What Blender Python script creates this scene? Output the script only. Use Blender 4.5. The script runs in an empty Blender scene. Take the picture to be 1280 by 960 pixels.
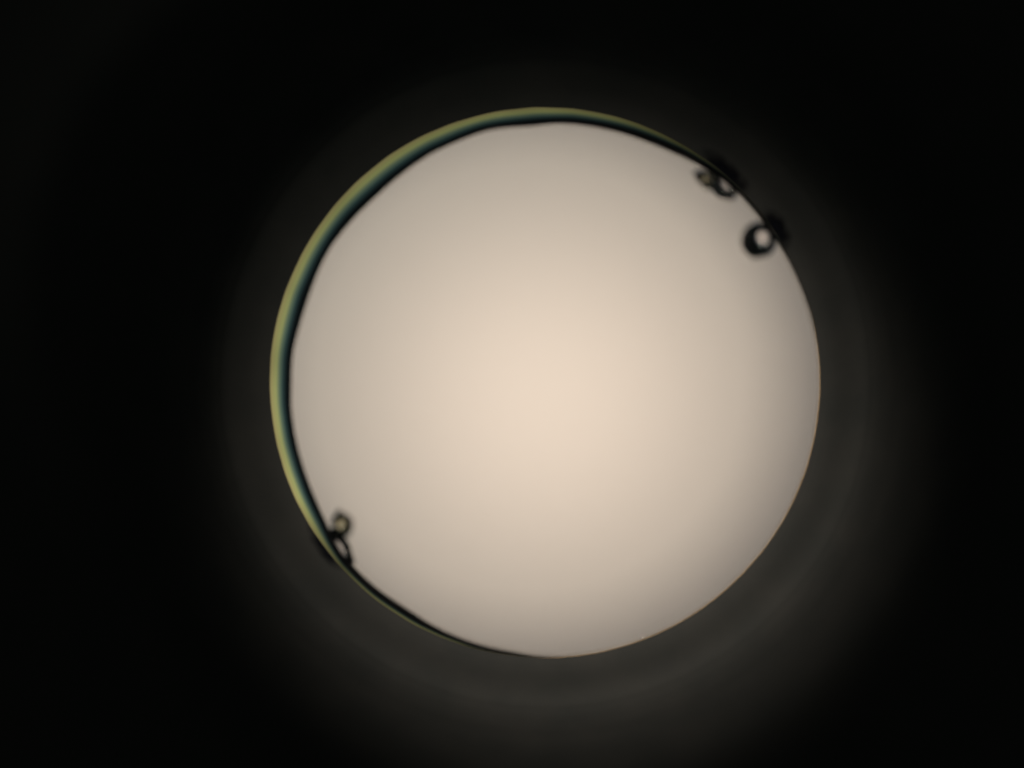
import bpy, bmesh, math, random
from mathutils import Vector, Matrix, noise
C = bpy.context
S = C.scene
random.seed(4)

# ---------------------------------------------------------------- camera, light, exposure
DIST = 40.0                      # 100 photo pixels = 1 unit on the plate's front face (z = 0)
cam_d = bpy.data.cameras.new('camera'); cam = bpy.data.objects.new('camera', cam_d)
S.collection.objects.link(cam); S.camera = cam
cam.location = (0, 0, DIST)
cam_d.sensor_width = 36; cam_d.lens = 36 * DIST / 12.8
cam_d.clip_start = 1; cam_d.clip_end = 300
cam_d.dof.use_dof = True; cam_d.dof.focus_distance = DIST - 0.14
cam_d.dof.aperture_fstop = 0.0125

w = bpy.data.worlds.new('World'); S.world = w; w.use_nodes = True
w.node_tree.nodes['Background'].inputs[0].default_value = (0.5, 0.6, 0.55, 1)
w.node_tree.nodes['Background'].inputs[1].default_value = 0.06
S.view_settings.view_transform = 'Standard'; S.view_settings.look = 'None'
S.view_settings.exposure = 0; S.view_settings.gamma = 1
S.render.resolution_x = 1024; S.render.resolution_y = 768
S.render.engine = 'CYCLES'
S.cycles.use_denoising = True; S.cycles.sample_clamp_indirect = 1.0; S.cycles.caustics_reflective = False; S.cycles.caustics_refractive = False; S.cycles.max_bounces = 10; S.cycles.transmission_bounces = 10

def P(x, y, z=0.0):
    """photo pixel on the front face plane -> world"""
    return Vector(((x - 640) / 100, (480 - y) / 100, z))

HC = P(681, 478)                 # centre of the bore
R0 = 3.44                        # front rim radius
ZD = -16.0                       # ground glass diffuser behind the bore

def lamp(name, kind, loc, target, power, col, **kw):
    d = bpy.data.lights.new(name, kind); d.energy = power; d.color = col
    for k, v in kw.items(): setattr(d, k, v)
    o = bpy.data.objects.new(name, d); S.collection.objects.link(o)
    o.location = loc
    o.rotation_euler = (Vector(target) - Vector(loc)).to_track_quat('-Z', 'Y').to_euler()
    return o
# substage bulb behind the ground glass, a second cooler fill behind it, and two front spots added for the halo and the wall
lamp('substage_bulb', 'POINT', (HC.x + 0.22, HC.y - 0.3, ZD - 4.78), (0, 0, 0), 905, (1.0, 0.77, 0.60), shadow_soft_size=0.5)
lamp('substage_fill', 'AREA', (HC.x - 1.5, HC.y + 1.5, ZD - 11), (HC.x, HC.y, ZD), 170, (0.84, 1.0, 0.92), shape='DISK', size=6)
lamp('added_halo_spot', 'SPOT', (HC.x + 2.0, HC.y - 5.5, 37), (HC.x + 0.4, HC.y - 1.1, 0), 60000, (1.0, 0.95, 0.84), spot_size=math.radians(15.0), spot_blend=1.0, shadow_soft_size=0.6)  # added front spot, its cone shaped to give the halo round the hole
ra = math.radians(-30)
L = Vector((HC.x + 16 * math.cos(ra), HC.y + 16 * math.sin(ra), 22))
lamp('added_wall_spot', 'SPOT', L, (HC.x - 0.3, HC.y + 0.5, 0), 3400, (0.97, 1.0, 0.88), spot_size=math.radians(19), spot_blend=1.0, shadow_soft_size=0.8)  # added front spot to light the bore wall and ring

# ---------------------------------------------------------------- materials
def mat(name):
    m = bpy.data.materials.new(name); m.use_nodes = True
    nt = m.node_tree; return m, nt, nt.nodes['Principled BSDF']
def ramp(nt, stops, interp='EASE'):
    r = nt.nodes.new('ShaderNodeValToRGB'); r.color_ramp.interpolation = interp
    e = r.color_ramp.elements
    while len(e) < len(stops): e.new(0.5)
    for k, (p, c) in zip(e, stops): k.position = p; k.color = (*c, 1)
    return r

m_plate, nt, b = mat('blackened_plate')
b.inputs['Roughness'].default_value = 0.85; b.inputs['Specular IOR Level'].default_value = 0.08
tc = nt.nodes.new('ShaderNodeTexCoord')
n = nt.nodes.new('ShaderNodeTexNoise'); n.inputs['Scale'].default_value = 1.3; n.inputs['Detail'].default_value = 5
nt.links.new(tc.outputs['Object'], n.inputs['Vector'])
r = ramp(nt, [(0.3, (0.031, 0.0305, 0.0285)), (0.7, (0.040, 0.0375, 0.0345))], 'LINEAR')
nt.links.new(n.outputs['Fac'], r.inputs['Fac']); nt.links.new(r.outputs['Color'], b.inputs['Base Color'])

# oxide tints with shading painted in, running down the wall of the bore, front rim -> back rim (attribute "depth", 0..1)
m_wall, nt, b = mat('shaded_tint_wall')
b.inputs['Roughness'].default_value = 0.6; b.inputs['Specular IOR Level'].default_value = 0.1
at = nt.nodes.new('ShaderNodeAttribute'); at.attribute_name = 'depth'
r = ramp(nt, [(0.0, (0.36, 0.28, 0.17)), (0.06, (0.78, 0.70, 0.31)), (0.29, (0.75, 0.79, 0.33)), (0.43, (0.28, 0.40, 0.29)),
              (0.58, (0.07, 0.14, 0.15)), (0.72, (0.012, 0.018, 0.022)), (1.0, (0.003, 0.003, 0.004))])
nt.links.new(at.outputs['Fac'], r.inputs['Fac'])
at2 = nt.nodes.new('ShaderNodeAttribute'); at2.attribute_name = 'tint_shade'      # wall tint, painted dimmer round the bore where less light falls
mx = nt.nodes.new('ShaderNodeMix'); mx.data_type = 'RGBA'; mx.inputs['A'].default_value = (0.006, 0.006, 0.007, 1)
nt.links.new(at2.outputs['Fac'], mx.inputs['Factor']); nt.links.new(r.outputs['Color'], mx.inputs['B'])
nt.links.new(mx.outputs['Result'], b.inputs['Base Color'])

m_diff = bpy.data.materials.new('ground_glass'); m_diff.use_nodes = True; nt = m_diff.node_tree
nt.nodes.remove(nt.nodes['Principled BSDF'])
t = nt.nodes.new('ShaderNodeBsdfTranslucent'); t.inputs['Color'].default_value = (0.8, 0.8, 0.8, 1)
nt.links.new(t.outputs[0], nt.nodes['Material Output'].inputs['Surface'])

m_mount, nt, b = mat('black_mount'); b.inputs['Base Color'].default_value = (0.01, 0.01, 0.01, 1); b.inputs['Roughness'].default_value = 0.9
m_vignette = bpy.data.materials.new('vignette_tint'); m_vignette.use_nodes = True; nt = m_vignette.node_tree
nt.nodes.remove(nt.nodes['Principled BSDF'])
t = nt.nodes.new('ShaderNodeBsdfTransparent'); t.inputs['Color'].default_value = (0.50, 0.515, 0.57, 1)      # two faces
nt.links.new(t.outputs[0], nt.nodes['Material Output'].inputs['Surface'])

def glassy(name, col, ior, rough):
    m, nt, b = mat(name)
    b.inputs['Base Color'].default_value = (*col, 1); b.inputs['Transmission Weight'].default_value = 1
    b.inputs['IOR'].default_value = ior; b.inputs['Roughness'].default_value = rough
    return m
m_drop = glassy('clear_droplet', (0.56, 0.55, 0.56), 1.6, 0.0)
m_oily = glassy('amber_droplet', (0.52, 0.50, 0.36), 1.6, 0.0)
m_fringe = glassy('amber_fringe', (0.72, 0.56, 0.36), 1.12, 0.0)
m_film = glassy('thin_film', (0.97, 0.975, 0.99), 1.33, 0.0)
m_smudge, nt, b = mat('dark_smudge'); b.inputs['Base Color'].default_value = (0.004, 0.004, 0.006, 1)
b.inputs['Roughness'].default_value = 0.9; b.inputs['Specular IOR Level'].default_value = 0.05

at = nt.nodes.new('ShaderNodeAttribute'); at.attribute_name = 'cover'
nt.links.new(at.outputs['Fac'], b.inputs['Alpha'])

# ---------------------------------------------------------------- helpers
def link(name, bm, m, parent=None, smooth=True):
    me = bpy.data.meshes.new(name); bm.normal_update(); bm.to_mesh(me); bm.free()
    if smooth:
        for p in me.polygons: p.use_smooth = True
    me.materials.append(m)
    o = bpy.data.objects.new(name, me); S.collection.objects.link(o)
    if parent: o.parent = parent
    return o
def tag(o, label=None, cat=None, group=None, kind=None):
    for k, v in (('label', label), ('category', cat), ('group', group), ('kind', kind)):
        if v: o[k] = v
    return o

# ---------------------------------------------------------------- bore outline (back rim), measured round the bore
pts = [(363.5,480),(362.5,505),(367,540),(377,580),(388,611),(398,634),(408,655),(425,690),(443,710),(473,738),(507,760),(541,782.5),(592,804),(642,815),
       (677,821),(720,823),(930,245),(945,262),(957,277),(979,309),(364.6,440),(369,423),(378,392),(389,359),(396.7,338),(413,306.7),(430,285),(450,263),(473,241.7),(497,220.2),(521.7,201.7),(538,191),(552,184),
       (567,178),(585,170),(600,164.2),(620,159.5),(650,157.5),(674,156.3),(689,153),(710,153.6),(764,162),(799,172.5),(834,186.7),(867,202),(900,221)]
prof = sorted((math.atan2(478 - y, x - 681) % (2 * math.pi), min(math.hypot(x - 681, y - 478) - (2 if x > 905 else 0), 345) / 100) for x, y in pts)
prof = [(0.0, 3.46)] + [p for p in prof] + [(2 * math.pi, 3.46)]
prof = [p for p in prof if not (p[0] > 4.85 and p[0] < 6.2)]
def r_back(a):
    a %= 2 * math.pi
    for (a0, r0), (a1, r1) in zip(prof, prof[1:]):
        if a0 <= a <= a1:
            t = (a - a0) / max(a1 - a0, 1e-6); return r0 + (r1 - r0) * t
    return 3.46
N = 720
rb = [r_back(2 * math.pi * k / N) for k in range(N)]
for _ in range(14): rb = [(rb[k-2] + 2*rb[k-1] + 3*rb[k] + 2*rb[(k+1) % N] + rb[(k+2) % N]) / 9 for k in range(N)]
def r_front(k):
    a = 2 * math.pi * k / N
    return R0 + 0.006 * noise.noise(Vector((3 * math.cos(a), 3 * math.sin(a), 1))) + 0.004 * noise.noise(Vector((14 * math.cos(a), 14 * math.sin(a), 5)))
rf = [r_front(k) for k in range(N)]

def curve(k, stops):
    a = 360 * k / N
    for (a0, v0), (a1, v1) in zip(stops, stops[1:]):
        if a0 <= a <= a1: return v0 + (v1 - v0) * (a - a0) / (a1 - a0)
def wob(k, f, s): a = 2 * math.pi * k / N; return noise.noise(Vector((f * math.cos(a), f * math.sin(a), s)))
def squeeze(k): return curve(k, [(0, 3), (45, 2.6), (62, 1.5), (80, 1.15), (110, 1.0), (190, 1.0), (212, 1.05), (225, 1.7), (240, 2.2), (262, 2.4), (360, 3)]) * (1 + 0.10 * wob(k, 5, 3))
def tint_shade(k): return max(0, min(1, curve(k, [(0, 0.0), (48, 0.05), (60, 0.2), (75, 0.55), (95, 1.0), (120, 1.0), (150, 1), (190, 0.95), (205, 0.85), (216, 0.4), (222, 0.18), (232, 0.26), (248, 0.3), (265, 0.2), (285, 0), (360, 0)]) * (1 + 0.18 * wob(k, 6, 7))))

def lathe(bm, rings, closed=True):
    """rings: list of lists of N points"""
    vs = [[bm.verts.new(p) for p in ring] for ring in rings]
    for i in range(len(vs) - 1):
        for k in range(N if closed else N - 1):
            bm.faces.new((vs[i][k], vs[i+1][k], vs[i+1][(k+1) % N], vs[i][(k+1) % N]))
    return vs
def pol(r, k, z):
    a = 2 * math.pi * k / N
    return (r * math.cos(a), r * math.sin(a), z)

plate = bpy.data.objects.new('drilled_plate', None); S.collection.objects.link(plate); plate.location = HC
tag(plate, 'black metal plate around the bright round hole, yellow green crescent on its rim', 'plate')

# front face: boss shape added so its shading makes the halo round the bore
face_prof = [(0.0, 0.0), (0.04, 0.0), (0.12, 0.02), (0.22, 0.085), (0.32, 0.165), (0.42, 0.225), (0.52, 0.25), (0.62, 0.235), (0.8, 0.10), (1.0, -0.12),
             (1.25, -0.45), (1.5, -0.80), (1.75, -1.16), (2.0, -1.55), (2.3, -2.2), (2.65, -2.8), (3.0, -3.1), (3.5, -3.25), (4.2, -3.3), (8.0, -3.3), (14, -3.3)]
fp = []
for (r0, z0), (r1, z1) in zip(face_prof, face_prof[1:]):
    fp += [(r0 + (r1 - r0) * t / 4, z0 + (z1 - z0) * t / 4) for t in range(4)]
for _ in range(10): fp = [fp[0]] + [(fp[i][0], (fp[i-1][1] + fp[i][1] * 2 + fp[i+1][1]) / 4) for i in range(1, len(fp) - 1)] + [fp[-1]]
bm = bmesh.new()
lathe(bm, [[pol(rf[k] + d, k, z) for k in range(N)] for d, z in reversed(fp)] )
bmesh.ops.recalc_face_normals(bm, faces=bm.faces)
bm.normal_update()
if sum(f.normal.z for f in bm.faces) < 0: bmesh.ops.reverse_faces(bm, faces=bm.faces)
link('front_face', bm, m_plate, plate)

# bore wall, convex, from the front rim in and back to the back rim
bm = bmesh.new(); dl = bm.verts.layers.float.new('depth'); tl = bm.verts.layers.float.new('tint_shade')
M = 14; rings = []; dep = []
for j in range(M + 1):
    s = j / M
    z = -0.34 * (0.55 * s + 0.45 * s * s * s)
    rings.append([pol(rf[k] + (rb[k] - rf[k]) * s, k, z - 0.001) for k in range(N)]); dep.append(s)
rings.append([pol(rb[k] + 0.01, k, -0.40) for k in range(N)]); dep.append(1)
rings.append([pol(rb[k] + 0.12, k, -0.62) for k in range(N)]); dep.append(1)
vs = lathe(bm, rings)
for ring, d in zip(vs, dep):
    for k, v in enumerate(ring):
        v[dl] = min(1, d * squeeze(k)); v[tl] = tint_shade(k)
bm.normal_update()
bm.faces.ensure_lookup_table(); f0 = bm.faces[N // 2]; c = f0.calc_center_median()
if f0.normal.x * c.x + f0.normal.y * c.y > 0: bmesh.ops.reverse_faces(bm, faces=bm.faces)
link('bore_wall', bm, m_wall, plate)
# back face
bm = bmesh.new()
lathe(bm, [[pol(rb[k] + 0.12, k, -0.62) for k in range(N)], [pol(4.5, k, -0.75) for k in range(N)], [pol(4.9, k, -3.7) for k in range(N)], [pol(17.4, k, -3.7) for k in range(N)]])
link('back_face', bm, m_plate, plate)

# thin amber strip added to imitate the lens colour fringe on the right and lower side of the rim
bm = bmesh.new()
a0, a1 = math.radians(-118), math.radians(24)
K = 260; sec = 6; prev = None
for i in range(K + 1):
    t = i / K; a = a0 + (a1 - a0) * t
    wd = 0.011 * min(1, 6 * t, 6 * (1 - t)) * (0.8 + 0.4 * noise.noise(Vector((a * 4, 2, 0)))) + 0.001
    rr = rf[int(round((a % (2*math.pi)) / (2*math.pi) * N)) % N]
    ring = [bm.verts.new(((rr - wd * 0.55 + wd * math.cos(q)) * math.cos(a), (rr - wd * 0.55 + wd * math.cos(q)) * math.sin(a), -0.03 + 0.02 * math.sin(q)))
            for q in [2 * math.pi * j / sec for j in range(sec)]]
    if prev:
        for j in range(sec): bm.faces.new((prev[j], prev[(j+1) % sec], ring[(j+1) % sec], ring[j]))
    else: bm.faces.new(ring)
    prev = ring
bm.faces.new(list(reversed(prev)))
bmesh.ops.recalc_face_normals(bm, faces=bm.faces)
link('added_fringe', bm, m_fringe, plate)

# ---------------------------------------------------------------- ground glass behind
dif = bpy.data.objects.new('ground_glass_diffuser', None); S.collection.objects.link(dif); dif.location = (HC.x, HC.y, ZD)
tag(dif, 'glowing cream white ground glass seen through the round hole', 'diffuser')
bm = bmesh.new(); bmesh.ops.create_circle(bm, cap_ends=True, segments=256, radius=6.6)
link('glass_disc', bm, m_diff, dif, False)
bm = bmesh.new()
lathe(bm, [[pol(6.3, k, 0.05) for k in range(N)], [pol(6.3, k, 0.3) for k in range(N)], [pol(14, k, 0.3) for k in range(N)], [pol(14, k, 0.05) for k in range(N)], [pol(6.3, k, 0.05) for k in range(N)]])
link('retaining_ring', bm, m_mount, dif, False)
# vignette ring added between the diffuser and the plate, slightly off centre: it dims the lower right edge of the field
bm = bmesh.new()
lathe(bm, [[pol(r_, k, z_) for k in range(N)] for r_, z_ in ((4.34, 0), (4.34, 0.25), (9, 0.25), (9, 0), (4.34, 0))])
sm = link('added_vignette_ring', bm, m_vignette, None, False); sm.location = (HC.x - 0.15, HC.y + 0.09, -9.5)
tag(sm, 'added grey vignette ring dimming the lower right margin of the bright disc', 'ring')

# ---------------------------------------------------------------- droplets and grime on the rim
def blob_bm(rx, ry, rz, seed, rough=0.08, sub=4, tail=0.0):
    bm = bmesh.new(); bmesh.ops.create_icosphere(bm, subdivisions=sub, radius=1)
    for v in bm.verts:
        p = v.co.copy(); f = 1 + rough * noise.noise(p * 1.3 + Vector((seed, seed * 2, 0))) + rough * .5 * noise.noise(p * 3.1 + Vector((0, seed, 9)))
        v.co = Vector((p.x * rx * f, p.y * ry * f * (1 + tail * p.x), p.z * rz * f))
    return bm
def droplet(name, x, y, z, rx, ry, rz, deg, m, seed, label, cat, rough=0.08, group=None, tail=0):
    o = link(name, blob_bm(rx / 100, ry / 100, rz / 100, seed, rough, 4, tail), m)
    o.location = P(x, y, z); o.rotation_euler = (0, 0, math.radians(-deg))
    return tag(o, label, cat, group)
droplet('droplet', 951, 299, -0.52, 22, 23, 19, 0, m_drop, 1, 'round clear droplet with dark outline on the right rim, lowest of the upper right specks', 'droplet', 0.06)
droplet('droplet', 905, 232, -0.48, 21, 13, 14, 38, m_drop, 2, 'oblong dark edged droplet hanging on the upper right rim beside the yellowish one', 'droplet', 0.22)
droplet('droplet', 884, 223, -0.5, 15, 10, 11, 42, m_oily, 3, 'small yellowish blurred droplet at the upper left end of the upper right cluster', 'droplet', 0.35)
droplet('droplet', 425, 687, -0.42, 27, 13, 14, 62, m_drop, 4, 'long narrow dark droplet with pale streak on the lower left rim', 'droplet', 0.22)
droplet('droplet', 426, 656, -0.5, 16, 12, 12, 55, m_oily, 5, 'small blurred greyish droplet just above the long droplet at lower left', 'droplet', 0.35)

def face_z(d):
    for (r0, z0), (r1, z1) in zip(fp, fp[1:]):
        if r0 <= d <= r1: return z0 + (z1 - z0) * (d - r0) / (r1 - r0)
    return 0.0
def smudge(x, y, sx, sy, deg, seed, label):
    """a thin black sheet hugging the plate, fading out towards its edges"""
    bm = bmesh.new(); al = bm.verts.layers.float.new('cover'); c = P(x, y); q = math.radians(deg); G = 44; grid = []
    for i in range(G + 1):
        row = []
        for j in range(G + 1):
            u, v = (i / G - .5) * 2, (j / G - .5) * 2
            lx, ly = u * sx * 2.3 / 100, v * sy * 2.3 / 100
            px, py = c.x + lx * math.cos(q) + ly * math.sin(q), c.y - lx * math.sin(q) + ly * math.cos(q)
            d0 = math.hypot(px - HC.x, py - HC.y) - R0
            d = max(d0, 0.002)
            f = (R0 + d) / (R0 + d0)
            px, py = HC.x + (px - HC.x) * f, HC.y + (py - HC.y) * f
            w_ = bm.verts.new((px - c.x, py - c.y, face_z(d) + 0.006))
            n_ = noise.noise(Vector((lx * 9 + seed, ly * 9, seed))) * .45
            w_[al] = max(0, min(1, 1.25 * math.exp(-2.4 * (u * u + v * v)) * (1 + n_) - 0.14)) * (0 if max(abs(u), abs(v)) > .99 else 1)
            row.append(w_)
        grid.append(row)
    for i in range(G):
        for j in range(G): bm.faces.new((grid[i][j], grid[i+1][j], grid[i+1][j+1], grid[i][j+1]))
    bmesh.ops.remove_doubles(bm, verts=bm.verts, dist=1e-5)
    o = link('smudge_patch', bm, m_smudge); o.location = c
    tag(o, label, 'smudge')
smudge(970, 287, 8, 15, -30, 6, 'black patch on the plate behind the round droplet at upper right')
smudge(907, 215, 21, 7, 43, 7, 'black smudge on the rim above the oblong droplet')
smudge(406, 683, 18, 6, 55, 8, 'black smudge on the plate left of the long lower left droplet')
